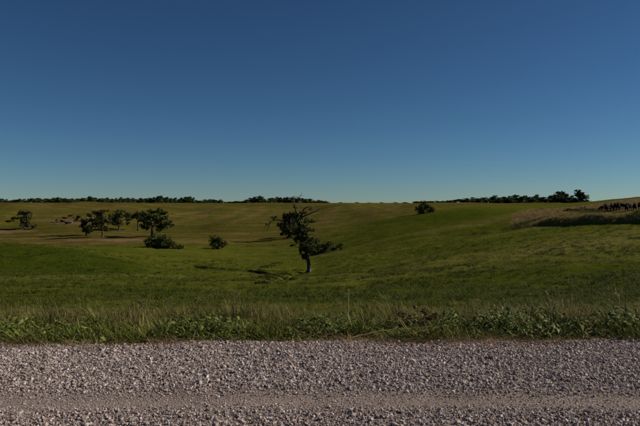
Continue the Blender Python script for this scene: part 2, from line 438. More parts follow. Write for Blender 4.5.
nr, nc = ZZ.shape
idx = np.arange(nr * nc).reshape(nr, nc)
quads = np.stack([idx[:-1, :-1], idx[:-1, 1:], idx[1:, 1:], idx[1:, :-1]], -1).reshape(-1, 4)
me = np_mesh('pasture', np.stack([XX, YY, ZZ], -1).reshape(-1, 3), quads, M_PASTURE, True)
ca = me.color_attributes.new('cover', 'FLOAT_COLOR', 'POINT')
ca.data.foreach_set('color', np.stack([dry, soil, wet_shade, lush_shade], -1).astype(np.float32).ravel())
straw = np.maximum(straw, terr_mix); soil = np.maximum(soil, terr_mix * 0.35)
ca.data.foreach_set('color', np.stack([dry * (1 - terr), soil, wet_shade, lush_shade * (1 - terr)], -1).astype(np.float32).ravel())
sa = me.attributes.new('straw', 'FLOAT', 'POINT'); sa.data.foreach_set('value', straw.astype(np.float32).ravel())
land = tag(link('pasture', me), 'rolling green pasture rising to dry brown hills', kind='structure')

# plain land on the other side of the road, behind the camera
v = np.array([[-900, -900, -0.12], [900, -900, -0.12], [900, -3.0, -0.06], [-900, -3.0, -0.06]])
me = np_mesh('field_behind_road', v, [[0, 1, 2, 3]], M_PASTURE)
tag(link('field_behind_road', me), kind='structure')

# gravel road bed: shallow wheel tracks, ragged edges
gx = np.concatenate([np.arange(-300, -12, 4.0), np.arange(-12, 12, 0.12), np.arange(12, 301, 4.0)])
gy = np.concatenate([np.arange(-3.3, 2, 0.25), np.arange(2, 7.75, 0.06)])
GX, GY = np.meshgrid(gx, gy)
def tilt(x): return 0.024 * np.clip(x, -11, 11)
def edge_y(x): return 7.05 + tilt(x) + 0.075 * fbm(x, x * 0 + 3.3, 1.3, 21, 4)
def road_z(x, y):
    tr = np.exp(-((y - 4.98 - 0.05 * fbm(x, x * 0, 2.5, 23, 2)) / 0.20) ** 2) + np.exp(-((y - 3.3) / 0.22) ** 2)
    z = 0.02 - 0.022 * tr + 0.008 * fbm(x, y, 0.5, 24, 3)
    return z - 0.16 * sstep(0.02, 0.30, y - edge_y(x)) - 0.08 * (1 - sstep(-3.3, -2.7, y))
me_i = np.arange(GX.size).reshape(GX.shape)
quads = np.stack([me_i[:-1, :-1], me_i[:-1, 1:], me_i[1:, 1:], me_i[1:, :-1]], -1).reshape(-1, 4)
me = np_mesh('gravel_road', np.stack([GX, GY, road_z(GX, GY)], -1).reshape(-1, 3), quads, M_ROAD, True)
tag(link('gravel_road', me), 'pale gravel road with a packed wheel track', kind='structure')

# ------------------------------------------------------------------ scattering of uncountable things
def scatter(name, pts, rots, scl, which, protos, label, cat=None):
    col = bpy.data.collections.new(name + '_kit')
    for i, (pm) in enumerate(protos):
        po = bpy.data.objects.new('%s_piece_%02d' % (name, i), pm)
        col.objects.link(po)
    me = bpy.data.meshes.new(name)
    pts = np.asarray(pts, np.float32)
    me.vertices.add(len(pts)); me.vertices.foreach_set('co', pts.ravel())
    a = me.attributes.new('rot', 'FLOAT_VECTOR', 'POINT'); a.data.foreach_set('vector', np.asarray(rots, np.float32).ravel())
    a = me.attributes.new('scl', 'FLOAT_VECTOR', 'POINT')
    s = np.asarray(scl, np.float32)
    if s.ndim == 1: s = np.repeat(s[:, None], 3, 1)
    a.data.foreach_set('vector', s.ravel())
    a = me.attributes.new('which', 'INT', 'POINT'); a.data.foreach_set('value', np.asarray(which, np.int32))
    o = link(name, me)
    ng = bpy.data.node_groups.new(name + '_nodes', 'GeometryNodeTree')
    ng.interface.new_socket('Geometry', in_out='INPUT', socket_type='NodeSocketGeometry')
    ng.interface.new_socket('Geometry', in_out='OUTPUT', socket_type='NodeSocketGeometry')
    N = ng.nodes.new
    gi, go = N('NodeGroupInput'), N('NodeGroupOutput')
    ci = N('GeometryNodeCollectionInfo'); ci.inputs['Collection'].default_value = col
    ci.inputs['Separate Children'].default_value = True; ci.inputs['Reset Children'].default_value = True
    iop = N('GeometryNodeInstanceOnPoints'); iop.inputs['Pick Instance'].default_value = True
    def attr(nm, ty):
        n = N('GeometryNodeInputNamedAttribute'); n.data_type = ty; n.inputs['Name'].default_value = nm
        return n.outputs[0]
    e2r = N('FunctionNodeEulerToRotation')
    L = ng.links.new
    L(gi.outputs[0], iop.inputs['Points']); L(ci.outputs[0], iop.inputs['Instance'])
    L(attr('which', 'INT'), iop.inputs['Instance Index'])
    L(attr('rot', 'FLOAT_VECTOR'), e2r.inputs[0]); L(e2r.outputs[0], iop.inputs['Rotation'])
    L(attr('scl', 'FLOAT_VECTOR'), iop.inputs['Scale'])
    L(iop.outputs[0], go.inputs[0])
    md = o.modifiers.new('scatter', 'NODES'); md.node_group = ng
    tag(o, label, cat, kind='stuff')
    return o

# crushed stones
def stone(seed):
    r = random.Random(seed)
    bm = bmesh.new()
    for _ in range(15):
        p = Vector((r.gauss(0, 1), r.gauss(0, 1), r.gauss(0, 1))).normalized()
        bm.verts.new((p.x * r.uniform(.8, 1), p.y * r.uniform(.6, .85), p.z * r.uniform(.45, .75)))
    res = bmesh.ops.convex_hull(bm, input=bm.verts)
    bmesh.ops.delete(bm, geom=[g for g in res['geom_interior'] if isinstance(g, bmesh.types.BMVert)], context='VERTS')
    me = bpy.data.meshes.new('stone'); bm.to_mesh(me); bm.free(); me.materials.append(M_STONE)
    return me
n = 430000
x = rng.uniform(-8.5, 8.5, n); y = rng.uniform(2.4, 7.6, n)
ey = edge_y(x)
trk = np.exp(-((y - 4.98 - 0.05 * fbm(x, x * 0, 2.5, 23, 2)) / 0.24) ** 2) + np.exp(-((y - 3.3) / 0.25) ** 2)
thin = 0.25 * sstep(0.1, 0.7, fbm(x, y, 0.9, 26, 3))
dens = np.clip(1.0 - 0.46 * trk * (0.8 + 0.5 * fbm(x, y, 0.4, 27, 3)) - thin, 0.10, 1) * (1 - sstep(-0.02, 0.20, y - ey + 0.08 * fbm(x, y, 0.25, 28, 3)))
dens *= np.where(np.abs(x) > 6, 0.6, 1)
k = rng.random(n) < dens
x, y, trk = x[k], y[k], trk[k]
s = np.clip(rng.lognormal(math.log(0.0078), 0.48, len(x)), 0.0035, 0.027) * (1 - 0.5 * np.clip(trk, 0, 1))
z = road_z(x, y) + s * rng.uniform(0.05, 0.55, len(x)) + 0.007 * rng.random(len(x)) * (1 - np.clip(trk, 0, 1))
rot = rng.uniform(-1, 1, (len(x), 3)) * np.array([0.6, 0.6, 3.14])
scatter('gravel', np.stack([x, y, z], -1), rot, s, rng.integers(0, 10, len(x)), [stone(i) for i in range(10)], 'loose crushed pinkish grey gravel covering the road', 'gravel')

# grass pieces
def blades(n, h, w, spread, lean, seed, mat, heads=0, curve=0.5):
    r = random.Random(seed); V, F = [], []
    for b in range(n):
        a = r.uniform(0, 6.283); rr = spread * math.sqrt(r.random()); bx, by = rr * math.cos(a), rr * math.sin(a)
        a2 = r.uniform(0, 6.283); ln = abs(r.gauss(lean, lean * 0.5)); H = h * r.uniform(0.55, 1.1); W = w * r.uniform(0.6, 1.2)
        dx, dy = math.cos(a2), math.sin(a2); fx, fy = -dy, dx
        k0 = len(V)
        for q in (0, 0.4, 0.75):
            off = H * (ln * q + curve * ln * q * q * 1.6); zz = H * (q - 0.25 * ln * q * q)
            ww = W * (1 - 0.55 * q)
            V.append((bx + dx * off - fx * ww, by + dy * off - fy * ww, zz)); V.append((bx + dx * off + fx * ww, by + dy * off + fy * ww, zz))
        q = 1.0; off = H * (ln * q + curve * ln * 1.6); zz = H * (1 - 0.25 * ln)
        V.append((bx + dx * off, by + dy * off, zz))
        F += [(k0, k0 + 1, k0 + 3), (k0, k0 + 3, k0 + 2), (k0 + 2, k0 + 3, k0 + 5), (k0 + 2, k0 + 5, k0 + 4), (k0 + 4, k0 + 5, k0 + 6)]
        if b < heads:      # a ragged seed head along the last third
            tip = Vector(V[-1])
            for j in range(7):
                p = tip - Vector((dx * off, dy * off, zz)) * (0.035 * j) * (0.6 + 0.4)
                c = r.uniform(0, 6.283); e = Vector((math.cos(c), math.sin(c), 0.9)) * w * 3.2
                sgn = Vector((-math.sin(c), math.cos(c), 0)) * w * 0.9
                k1 = len(V); V += [tuple(p - sgn), tuple(p + sgn), tuple(p + e)]; F.append((k1, k1 + 1, k1 + 2))
    return np_mesh('grass_piece', V, F, mat)

def leafy(n, h, ls, spread, seed, mat):
    """broad leaved weed: leaves on short curved stems"""
    r = random.Random(seed); V, F = [], []
    for b in range(n):
        a = r.uniform(0, 6.283); z0 = h * r.uniform(0.15, 1.0); rr = spread * (0.25 + 0.75 * r.random())
        p = Vector((rr * math.cos(a), rr * math.sin(a), z0)); o = Vector((math.cos(a), math.sin(a), r.uniform(-0.5, 0.8))).normalized()
        sd_ = o.cross(Vector((0, 0, 1))).normalized(); L_ = ls * r.uniform(0.6, 1.25); W_ = L_ * r.uniform(0.22, 0.36); up = sd_.cross(o)
        k0 = len(V)
        V += [tuple(p), tuple(p + o * L_ * .45 + sd_ * W_ - up * W_ * .25), tuple(p + o * L_ * .5 + up * W_ * .12), tuple(p + o * L_ * .45 - sd_ * W_ - up * W_ * .25), tuple(p + o * L_ - up * L_ * .22)]
        F += [(k0, k0 + 2, k0 + 1), (k0, k0 + 3, k0 + 2), (k0 + 1, k0 + 2, k0 + 4), (k0 + 2, k0 + 3, k0 + 4)]
        if b % 3 == 0:
            k0 = len(V); V += [(-.002, 0, 0), (.002, 0, 0), tuple(p)]; F.append((k0, k0 + 1, k0 + 2))
    return np_mesh('leafy_piece', V, F, mat)

def rz_rots(n, tilt=0.12):
    return np.stack([rng.normal(0, tilt, n), rng.normal(0, tilt, n), rng.uniform(0, 6.283, n)], -1)

# verge: green clumps in front, seeding grass behind
P_green = [blades(15, 0.26, 0.0062, 0.06, 0.6, 100 + i, M_GRASS) for i in range(6)]
P_seed = [blades(15, 0.30, 0.0034, 0.08, 0.22, 120 + i, M_SEED, 7) for i in range(4)]
n = 19000
x = rng.uniform(-10.5, 10.5, n); y = 7.05 + 6.0 * rng.random(n) ** 1.7 + tilt(x) + 0.06 * fbm(x, x * 0 + 3.3, 1.3, 21, 4)
lumps = fbm(x, y, 0.55, 61, 3)
k = rng.random(n) < np.where(y < 7.9, 0.12 + 0.88 * sstep(-0.25, 0.35, lumps), 0.9) * (1 - 0.8 * sstep(9.3, 12.8, y))
x, y, lumps = x[k], y[k], lumps[k]; n = len(x)
hgt = (0.66 + 0.40 * lumps + 0.16 * sstep(1.2, 3.5, x)) * (0.40 + 0.60 * sstep(7.0, 7.28, y - tilt(x) + 0.06 * lumps)) * (1 - 0.55 * sstep(8.6, 11.5, y))
sel = np.where(rng.random(n) < sstep(7.6, 8.6, y + 0.35 * lumps) * 0.48, 6 + rng.integers(0, 4, n), rng.integers(0, 6, n))
z = ground(x, y) - 0.01
scatter('verge_grass', np.stack([x, y, z], -1), rz_rots(n, 0.2), hgt * rng.uniform(0.65, 1.3, n), sel, P_green + P_seed, 'rough green and straw tipped grass along the road edge', 'grass')
P_leaf = [leafy(20, 0.24, (0.05, 0.075, 0.06, 0.085, 0.045)[i], 0.12, 140 + i, M_WEED) for i in range(5)]
n = 3900
x = rng.uniform(-9.5, 9.5, n); y = 7.07 + 1.1 * rng.random(n) ** 1.3 + tilt(x)
k = rng.random(n) < 0.08 + 0.6 * sstep(0.0, 0.5, fbm(x, y, 0.75, 63, 3)) + 0.10 * sstep(0.8, 2.5, x)
x, y = x[k], y[k]; n = len(x)
scatter('verge_weeds', np.stack([x, y, ground(x, y)], -1), rz_rots(n, 0.25), (0.38 + 0.55 * sstep(7.02, 7.4, y - tilt(x)) + 0.2 * sstep(1, 3, x)) * rng.uniform(0.45, 1.35, n), rng.integers(0, 5, n), P_leaf, 'low broad leaved weeds growing through the roadside grass', 'weeds')
# flattened straw at the lip of the road
P_straw = [blades(6, 0.10, 0.0022, 0.05, 3.2, 160 + i, M_STRAW) for i in range(4)]
n = 1700
x = rng.uniform(-9.5, 9.5, n); y = edge_y(x) + rng.normal(0.0, 0.05, n)
k = rng.random(n) < 0.1 + 0.6 * sstep(-0.2, 0.4, fbm(x, x * 0 + 9, 0.9, 65, 3)) + 0.3 * np.exp(-((x - 1.4) / 0.9) ** 2)
x, y = x[k], y[k]; n = len(x)
z = np.maximum(road_z(x, y), ground(x, y)) + 0.006
scatter('straw_litter', np.stack([x, y, z], -1), rz_rots(n, 0.1), rng.uniform(0.5, 1.2, n), rng.integers(0, 4, n), P_straw, 'flattened dry straw along the gravel edge', 'straw')
# pasture sward
P_past = [blades(14, 0.11, 0.005, 0.10, 0.5, 180 + i, M_PAST) for i in range(5)]
y = np.concatenate([rng.uniform(9.8, 30, 30000) ** 1.0, np.exp(rng.uniform(math.log(12), math.log(130), 60000))])
x = rng.uniform(-0.68, 0.68, len(y)) * y
lp = fbm(x, y, 2.2, 67, 3)
k = rng.random(len(y)) < 0.35 + 0.65 * sstep(-0.25, 0.35, lp)
x, y, lp = x[k], y[k], lp[k]; n = len(x)
s = (0.55 + 0.014 * y) * (0.8 + 0.5 * np.clip(lp, -0.6, 1)) * rng.uniform(0.7, 1.3, n)
scl = np.stack([s * 1.25, s * 1.25, np.minimum(s, 1.5)], -1)
scatter('pasture_grass', np.stack([x, y, ground(x, y) - 0.01], -1), rz_rots(n), scl, rng.integers(0, 5, n), P_past, 'short grazed green grass of the pasture', 'grass')
# darker tussocks and dung-fed clumps the cattle leave standing
P_tus = [blades(26, 0.20, 0.008, 0.13, 0.55, 190 + i, M_TUSS) for i in range(4)]
y = np.exp(rng.uniform(math.log(17), math.log(125), 7500)); x = rng.uniform(-0.66, 0.66, len(y)) * y
k = rng.random(len(y)) < 0.15 + 0.85 * sstep(0.0, 0.5, fbm(x, y, 6.0, 93, 3)); x, y = x[k], y[k]; n = len(x)
sv = rng.uniform(0.5, 1.3, n) * (0.7 + 0.012 * y)
scatter('pasture_tussocks', np.stack([x, y, ground(x, y) - 0.01], -1), rz_rots(n), np.stack([sv * 1.3, sv * 1.3, np.minimum(sv, 1.4)], -1), rng.integers(0, 4, n), P_tus, 'darker uneven grass tussocks dotted over the pasture', 'grass')
# dry tall grass on the terrace
P_tan = [blades(16, 0.46, 0.010, 0.34, 0.34, 200 + i, M_TAN) for i in range(4)]
P_bank = [leafy(30, 0.5, 0.20, 0.35, 210 + i, M_LEAFB) for i in range(3)]
n = 60000
y = rng.uniform(92, 205, n); x = rng.uniform(0.28, 0.72, n) * y
sd_ = (x - A[0]) * _n[0] + (y - A[1]) * _n[1] + fbm(x, y, 9.0, 71, 3)
pt = fbm(x, y, 11, 69, 3)
k = rng.random(n) < tan_patch(x, y, sd_) * (0.25 + 0.75 * sstep(-0.5, 0.25, pt))
x, y, pt = x[k], y[k], pt[k]; n = len(x)
wh = np.where((pt < -0.75) | (rng.random(n) < 0.03), 4 + rng.integers(0, 3, n), rng.integers(0, 4, n))
scatter('terrace_grass', np.stack([x, y, ground(x, y) - 0.02], -1), rz_rots(n), rng.uniform(0.55, 1.15, n) * (1 - 0.6 * sstep(107, 112, y) * (1 - sstep(122, 126, y)) * sstep(49, 52, x)), wh, P_tan + P_bank, 'tall dry tan grass covering the terrace above the shaded bank', 'grass')

# ------------------------------------------------------------------ trees and bushes
def tube(V, F, pts, rads, sides=7):
    pts = [Vector(p) for p in pts]
    prev = None; base = None
    for i, p in enumerate(pts):
        d = (pts[min(i + 1, len(pts) - 1)] - pts[max(i - 1, 0)]).normalized()
        u = d.cross(Vector((0.3, 0.9, 0.1))).normalized(); w = d.cross(u)
        ring = []
        for s_ in range(sides):
            a = 6.28318 * s_ / sides
            ring.append(len(V)); V.append(tuple(p + (u * math.cos(a) + w * math.sin(a)) * rads[i]))
        if prev:
            for s_ in range(sides):
                F.append((prev[s_], prev[(s_ + 1) % sides], ring[(s_ + 1) % sides], ring[s_]))
        prev = ring
    k = len(V); V.append(tuple(pts[-1]))
    for s_ in range(sides): F.append((prev[s_], prev[(s_ + 1) % sides], k, k))

def tubes_mesh(name, limbs, mat, sides=7):
    V, F = [], []
    for pts, rads in limbs: tube(V, F, pts, rads, sides)
    F3 = [f for f in F if f[2] != f[3]]; T = [f[:3] for f in F if f[2] == f[3]]
    me = bpy.data.meshes.new(name); me.from_pydata(V, [], F3 + T); me.materials.append(mat)
    for p in me.polygons: p.use_smooth = True
    return me

def smooth_line(pts, n=4, jit=0.0, r=rnd):
    pts = [Vector(p) for p in pts]; out = []
    for i in range(len(pts) - 1):
        p0, p1, p2, p3 = pts[max(i - 1, 0)], pts[i], pts[i + 1], pts[min(i + 2, len(pts) - 1)]
        for k in range(n):
            t = k / n
            q = 0.5 * ((2 * p1) + (p2 - p0) * t + (2 * p0 - 5 * p1 + 4 * p2 - p3) * t * t + (3 * p1 - p0 - 3 * p2 + p3) * t ** 3)
            if jit and (i or k): q = q + Vector((r.gauss(0, jit), r.gauss(0, jit), r.gauss(0, jit)))
            out.append(q)
    out.append(pts[-1]); return out

def leaves_mesh(name, blobs, size, mat, seed):
    """blobs: (centre, radii, count). Diamond leaf sprays on the outside of small sub-clumps."""
    g = np.random.default_rng(seed)
    P = []
    for c, rad, cnt in blobs:
        c = np.array(c); rad = np.array(rad)
        m = max(5, cnt // 16)
        d = g.normal(size=(m, 3)); d /= np.linalg.norm(d, axis=1)[:, None]
        sub = c + d * rad * (g.random((m, 1)) ** 0.4) * 1.0
        w = g.integers(0, m, cnt)
        P.append(sub[w] + g.normal(size=(cnt, 3)) * rad * 0.20)
    P = np.concatenate(P); n = len(P)
    o = g.normal(size=(n, 3)); o /= np.linalg.norm(o, axis=1)[:, None]
    q = g.normal(size=(n, 3)); q -= o * (q * o).sum(1)[:, None]; q /= np.linalg.norm(q, axis=1)[:, None]
    up = np.cross(o, q)
    s = size * g.uniform(0.6, 1.35, (n, 1))
    V = np.stack([P - o * s, P + q * s * 0.5 + up * s * .2, P + o * s, P - q * s * 0.5 + up * s * .2], 1).reshape(-1, 3)
    b = np.arange(n)[:, None] * 4
    F = np.concatenate([b + np.array([[0, 1, 2]]), b + np.array([[0, 2, 3]])])
    return np_mesh(name, V, F, mat)

def tree_from_plan(name, base, S, plan, blobs, leaf, seed, leafmat, deep=False, twig=0.6):
    """base: Vector; S metres per drawing unit; plan: list of (points (x, up, depth), r0, r1); blobs: (x, up, depth, rx, ry, count)"""
    r = random.Random(seed)
    root = empty(name, base)
    limbs = []
    hw = max(abs(b[0]) for b in blobs)
    blobs = [(a, u, d + (r.gauss(0, 0.33 * hw) if deep else 0), rx, ry, c) for a, u, d, rx, ry, c in blobs]
    for pts, r0, r1 in plan:
        P_ = smooth_line([(a * S, d * S, u * S) for a, u, d in pts], 4, 0.10 * S, r)
        m = len(P_)
        limbs.append((P_, [r0 + (r1 - r0) * (i / (m - 1)) ** 0.8 for i in range(m)]))
        if r1 < 0.05:
            for _ in range(5):          # small side twigs
                i = r.randrange(m // 3, m)
                d = Vector((r.gauss(0, 1), r.gauss(0, 1), r.gauss(0.3, .7))).normalized() * twig * r.uniform(.5, 1.3)
                q = P_[i]
                limbs.append(([q, q + d * .5 + Vector((0, 0, .05)), q + d], [max(r1, .018) * .9, .014, .006]))
    # roots flare
    b0 = limbs[0][1][0]
    for k in range(5):
        a = k * 1.2566 + r.random()
        limbs.append(([(0, 0, b0 * 1.6), (math.cos(a) * b0 * .9, math.sin(a) * b0 * .9, b0 * .5), (math.cos(a) * b0 * 2.0, math.sin(a) * b0 * 2.0, -b0 * .5)], [b0 * .6, b0 * .5, b0 * .2]))
    # twigs that carry the foliage
    for (a, u, d, rx, ry, cnt) in blobs:
        c = Vector((a * S, d * S, u * S))
        best = min((q for l_ in limbs[:len(plan)] for q in l_[0]), key=lambda q: (Vector(q) - c).length)
        for _ in range(4):
            e = c + Vector((r.gauss(0, rx * S * .45), r.gauss(0, rx * S * .45), r.gauss(0, ry * S * .4)))
            mid = (Vector(best) + e) * .5 + Vector((0, 0, -.05 * S))
            limbs.append(([best, mid, e], [.05, .03, .01]))
    link('trunk', tubes_mesh('trunk', limbs, M_BARK, 8), root)
    B_ = [((a * S, d * S, u * S), (rx * S, rx * S * 0.9, ry * S), cnt) for (a, u, d, rx, ry, cnt) in blobs]
    link('crown', leaves_mesh('crown', B_, leaf, leafmat, seed), root)
    return root

# the old half dead tree in the middle (units: photograph pixels at its distance)
x0, y0 = at(309, 272.5, 40)
base = Vector((x0, y0, float(ground(x0, y0)) - 0.05)); S = y0 / FPX
def pl(*pp): return [(px - 309, 272.5 - py, d) for px, py, d in pp]
plan = [
    (pl((309, 273, 0), (308.6, 263, 0), (306.5, 254, 0), (304, 245, .5), (302, 236, 0), (301, 227, 0)), .34, .17),
    (pl((301, 227, 0), (300.5, 220, 0), (302.5, 212.3, 1), (304.5, 208.5, 2), (309.6, 206.3, 2), (313, 208, 3)), .19, .045),
    (pl((301.5, 217, 0), (307.5, 214.4, -2), (314, 211.7, -3), (320, 209, -3)), .15, .045),
    (pl((301, 227, 0), (298.5, 218, -1), (296.3, 211, -1), (294.3, 205, 0), (293.7, 199.5, 0), (293, 196, 0)), .16, .06),
    (pl((293, 196, 0), (297.3, 196.8, 1), (300.8, 195.8, 1.5), (301.6, 193.3, 1.5)), .05, .022),
    (pl((302, 232, 0), (307, 225, 2), (312, 220.3, 3), (318.5, 222, 3)), .13, .04),
    (pl((302.5, 236, 0), (309, 230, -3), (314, 228.6, -4), (319, 228, -4)), .11, .035),
    (pl((303, 241, 0), (311, 234, 3), (317, 236.5, 4)), .10, .03),
    (pl((304.5, 248, 0), (298, 247, -2), (292.5, 244.4, -3), (289.5, 246.4, -3)), .10, .025),
    (pl((305, 250, 0), (313, 246, 0), (323, 246, 1), (332, 245, 2), (341, 247, 2)), .19, .045),
    (pl((306, 252, 0), (311, 251, 6), (316, 249, 10)), .15, .045),
    (pl((306, 252, 0), (307, 248, -6), (311, 246, -10)), .15, .045),
]
bl = [(308, 247, 0, 7, 6, 900), (305, 242, 5, 5, 5, 420), (313, 250, 6, 6, 5, 520), (311, 247, -7, 6, 5, 520), (304, 256, 0, 3, 3.4, 300),
      (318, 248, 3, 5, 4.5, 420), (325, 247, 1, 3.2, 4, 230), (329.5, 244.5, 2, 3, 3.2, 210), (333.5, 248.5, 2, 3.4, 2.6, 200), (339.5, 245, 2, 2.6, 2.2, 120), (341.5, 248.3, 2, 2.6, 1.8, 100),
      (317, 241, -4, 3, 2.5, 110), (302, 233, 1, 3, 4, 160), (307, 236, -3, 3.5, 3, 150), (298, 238, 3, 3, 3, 110), (305, 227, 3, 3, 3.5, 110), (312, 221, 3, 2.6, 2, 90), (299, 223, -2, 2.6, 3, 120),
      (312, 230, -4, 3, 1.5, 70), (291.5, 245, -3, 2, 1.2, 40), (322, 252, 4, 3, 2, 90), (300, 251, 0, 2.5, 3, 110),
      (299, 230, 3, 3.5, 4, 230), (303, 238, -3, 4, 3.5, 240), (296, 239, 2, 3, 3, 150), (308, 230, 2, 3, 3, 150), (306, 221, -2, 2.5, 3, 100), (298, 214, -1, 3, 3.4, 170), (295.5, 207, 0, 1.8, 2.5, 50), (304, 213, 1, 2.2, 2, 60), (311, 209, 2, 2, 1.2, 36), (303, 245, 4, 4, 4, 260), (316, 246, -4, 4, 4, 220), (311, 239, 5, 4, 3, 170)]
t = tree_from_plan('old_tree', base, S, plan, [(a - 309, 272.5 - u, d, rx, ry, c) for a, u, d, rx, ry, c in bl], 0.15, 21, M_LEAF, twig=0.7)
tag(t, 'tall half dead tree with bare upper branches and thick trunk near the ditch', 'tree')

# the round tree behind it, on the far side of the valley
x0, y0 = at(289, 237.5, 120)
base = Vector((x0, y0, float(ground(x0, y0)) - 0.1)); S = y0 / FPX
def pl(*pp): return [(px - 289, 237.5 - py, d) for px, py, d in pp]
plan = [
    (pl((289, 238, 0), (289, 231, 0), (290, 224, 0), (291, 217, 0)), .50, .2),
    (pl((289, 230, 0), (285, 223, -1), (280, 220, -1), (275, 220, -1), (270, 222, -1), (264, 227.5, -1)), .32, .06),
    (pl((271, 221.5, -1), (269, 226, -1), (266.7, 230, -1)), .12, .05),
    (pl((290, 226, 0), (296, 221, 1), (300, 217, 1)), .25, .06),
    (pl((290, 226, 0), (289, 220, 5), (287, 215, 7)), .25, .06),
    (pl((290, 228, 0), (292, 224, -5), (294, 220, -8)), .25, .06),
]
bl = [(289, 219, 0, 6, 5.5, 520), (285, 225, 3, 5, 5, 380), (294, 226, -3, 6, 6, 460), (296, 218, 1, 5, 4.5, 330), (290, 231, -4, 6, 4.5, 420), (283, 232, 0, 3.5, 3.5, 190), (298, 232, 3, 4.5, 4, 240), (285, 216, 5, 4, 3, 190),
      (273.5, 217.5, -1, 3, 1.5, 90), (291, 213.5, 0, 4.5, 2.2, 190), (267, 224, -1, 2, 1, 26), (301, 225, 4, 3, 4, 200), (300, 219, 0, 4, 4, 220), (281, 224, 0, 3, 3.5, 160), (302, 231, -2, 3, 3.5, 180), (294, 214.5, 3, 4, 2.5, 170)]
t = tree_from_plan('valley_tree', base, S, plan, [(a - 289, 237.5 - u, d, rx, ry, c) for a, u, d, rx, ry, c in bl], 0.34, 22, M_LEAF, True, twig=1.0)
tag(t, 'round leafy tree with a bare left limb, behind the half dead tree', 'tree')

def oak(name, px, py, plan, blobs, leaf, seed, mat, label, far=150, group=None, Y=None):
    if Y is None: X_, Y_ = at(px, py, far)
    else: Y_ = Y; X_ = (px - 320) / FPX * Y
    b_ = Vector((X_, Y_, float(ground(X_, Y_)) - 0.1)); S_ = Y_ / FPX
    plan = [([(a - px, py - u, d) for a, u, d in pts], r0, r1) for pts, r0, r1 in plan]
    t_ = tree_from_plan(name, b_, S_, plan, [((a - px) * 1.08, (py - u) * 0.97, d, rx * 1.18, ry * 1.05, int(c * 1.25)) for a, u, d, rx, ry, c in blobs], leaf, seed, mat, True, twig=1.0)
    tag(t_, label, 'tree', group)
    return t_
G_ = 'pasture trees on the far slope'
oak('pasture_tree', 24, 229, [
    ([(24, 229, 0), (24.5, 222, 0), (25, 216, 0)], .45, .2), ([(24.5, 221, 0), (19, 218, -1), (13, 219, -1)], .25, .06), ([(25, 216, 0), (28, 212, 1), (30, 211, 1)], .16, .05),
    ([(25, 218, 0), (22, 213, 1), (17, 212, 2)], .16, .05), ([(24, 224, 0), (30, 225, -1), (35, 228, -1)], .16, .05)],
    [(25, 217, 0, 4.5, 4.5, 330), (24, 223, 0, 4, 3, 220), (27, 211.5, 1, 4, 2, 170), (18, 213, 1, 3.5, 1.8, 120), (16, 217.5, -1, 4, 1.4, 120), (10, 220.5, -1, 2.6, 1, 50), (33, 226, -1, 3, 1.5, 90), (21, 225, 2, 4, 2, 120)],
    .42, 31, M_LEAFD, 'lone ragged tree leaning left, leftmost on the far slope', 180, G_)
oak('pasture_tree', 86, 235.5, [
    ([(86, 235.5, 0), (86.2, 229, 0), (86, 222, 0), (85, 217, 0)], .32, .15), ([(86, 226, 0), (82, 220, 0), (80, 216, 0)], .16, .05), ([(86, 224, 0), (90, 219, 1), (92, 216, 1)], .16, .05)],
    [(86, 227, 0, 4.5, 4, 360), (84, 221, 1, 4, 3, 190), (80.5, 217, 0, 3, 1.8, 90), (87, 215, 0, 3.2, 2, 110), (91, 219, 1, 3, 2, 100), (89, 231, 0, 2.5, 2, 90)],
    .40, 32, M_LEAFD, 'small dense low tree at the left end of the tree row', 160, G_)
oak('pasture_tree', 102.5, 237.3, [
    ([(102.5, 237.3, 0), (102.3, 230, 0), (101.5, 222, 0), (101, 215, 0)], .34, .15), ([(102, 228, 0), (97, 222, 0), (94, 219, 0)], .2, .05), ([(102, 226, 0), (107, 220, -1), (111, 217, -1)], .2, .05),
    ([(101.5, 221, 0), (98, 214, 1), (96, 211, 1)], .14, .05), ([(101.5, 220, 0), (104, 213, -1), (106, 209.5, -1)], .14, .05)],
    [(101, 216, 0, 5, 4, 250), (97, 223, 0, 5, 3, 200), (106, 221, -1, 5, 3.5, 220), (103, 227, 0, 6, 2.5, 190), (97, 211.5, 1, 4, 1.8, 110), (105, 210.5, -1, 4, 2, 130), (110, 216, -1, 3, 2, 90), (93.5, 219, 0, 2.5, 2, 70)],
    .38, 33, M_LEAFD, 'open airy tree with thin trunk on bare reddish earth', 160, G_)
oak('pasture_tree', 119, 231, [
    ([(119, 231, 0), (119, 225, 0), (119, 218, 0), (120, 213, 0)], .42, .2), ([(119, 224, 0), (114, 219, 0), (111.5, 217, 0)], .22, .06), ([(119, 223, 0), (125, 219, 0), (130, 217, 0)], .22, .06), ([(119, 220, 0), (123, 213, 2), (125, 211, 2)], .16, .05)],
    [(119, 215, 0, 6, 4.5, 360), (113.5, 217.5, 0, 4, 3, 190), (125, 215, 1, 4.5, 3, 210), (120, 221.5, 0, 5, 3, 250), (119, 210.5, 0, 4, 1.8, 140), (129, 218.5, 0, 3, 2, 120), (127, 222.5, 0, 2.4, 1.3, 60), (114, 222.5, 0, 3, 1.6, 80)],
    .42, 34, M_LEAF, 'flat topped dense tree between the airy tree and the slim one', 160, G_)
oak('pasture_tree', 138, 230.5, [
    ([(138, 230.5, 0), (138, 224, 0), (138, 217, 0), (137, 213, 0)], .40, .14), ([(138, 220, 0), (134, 216, 0), (132, 215, 0)], .14, .05), ([(138, 218, 0), (142, 215, 0), (144, 214, 0)], .14, .05)],
    [(137, 215.5, 0, 4.5, 2.5, 210), (133, 217, 0, 3, 2, 110), (142, 215.5, 0, 3.4, 2, 130), (138, 212.5, 0, 3, 1.4, 80), (140, 219.5, 1, 3, 1.6, 80)],
    .40, 35, M_LEAFD, 'slim tree with long clear trunk and small top, beside the biggest tree', 160, G_)
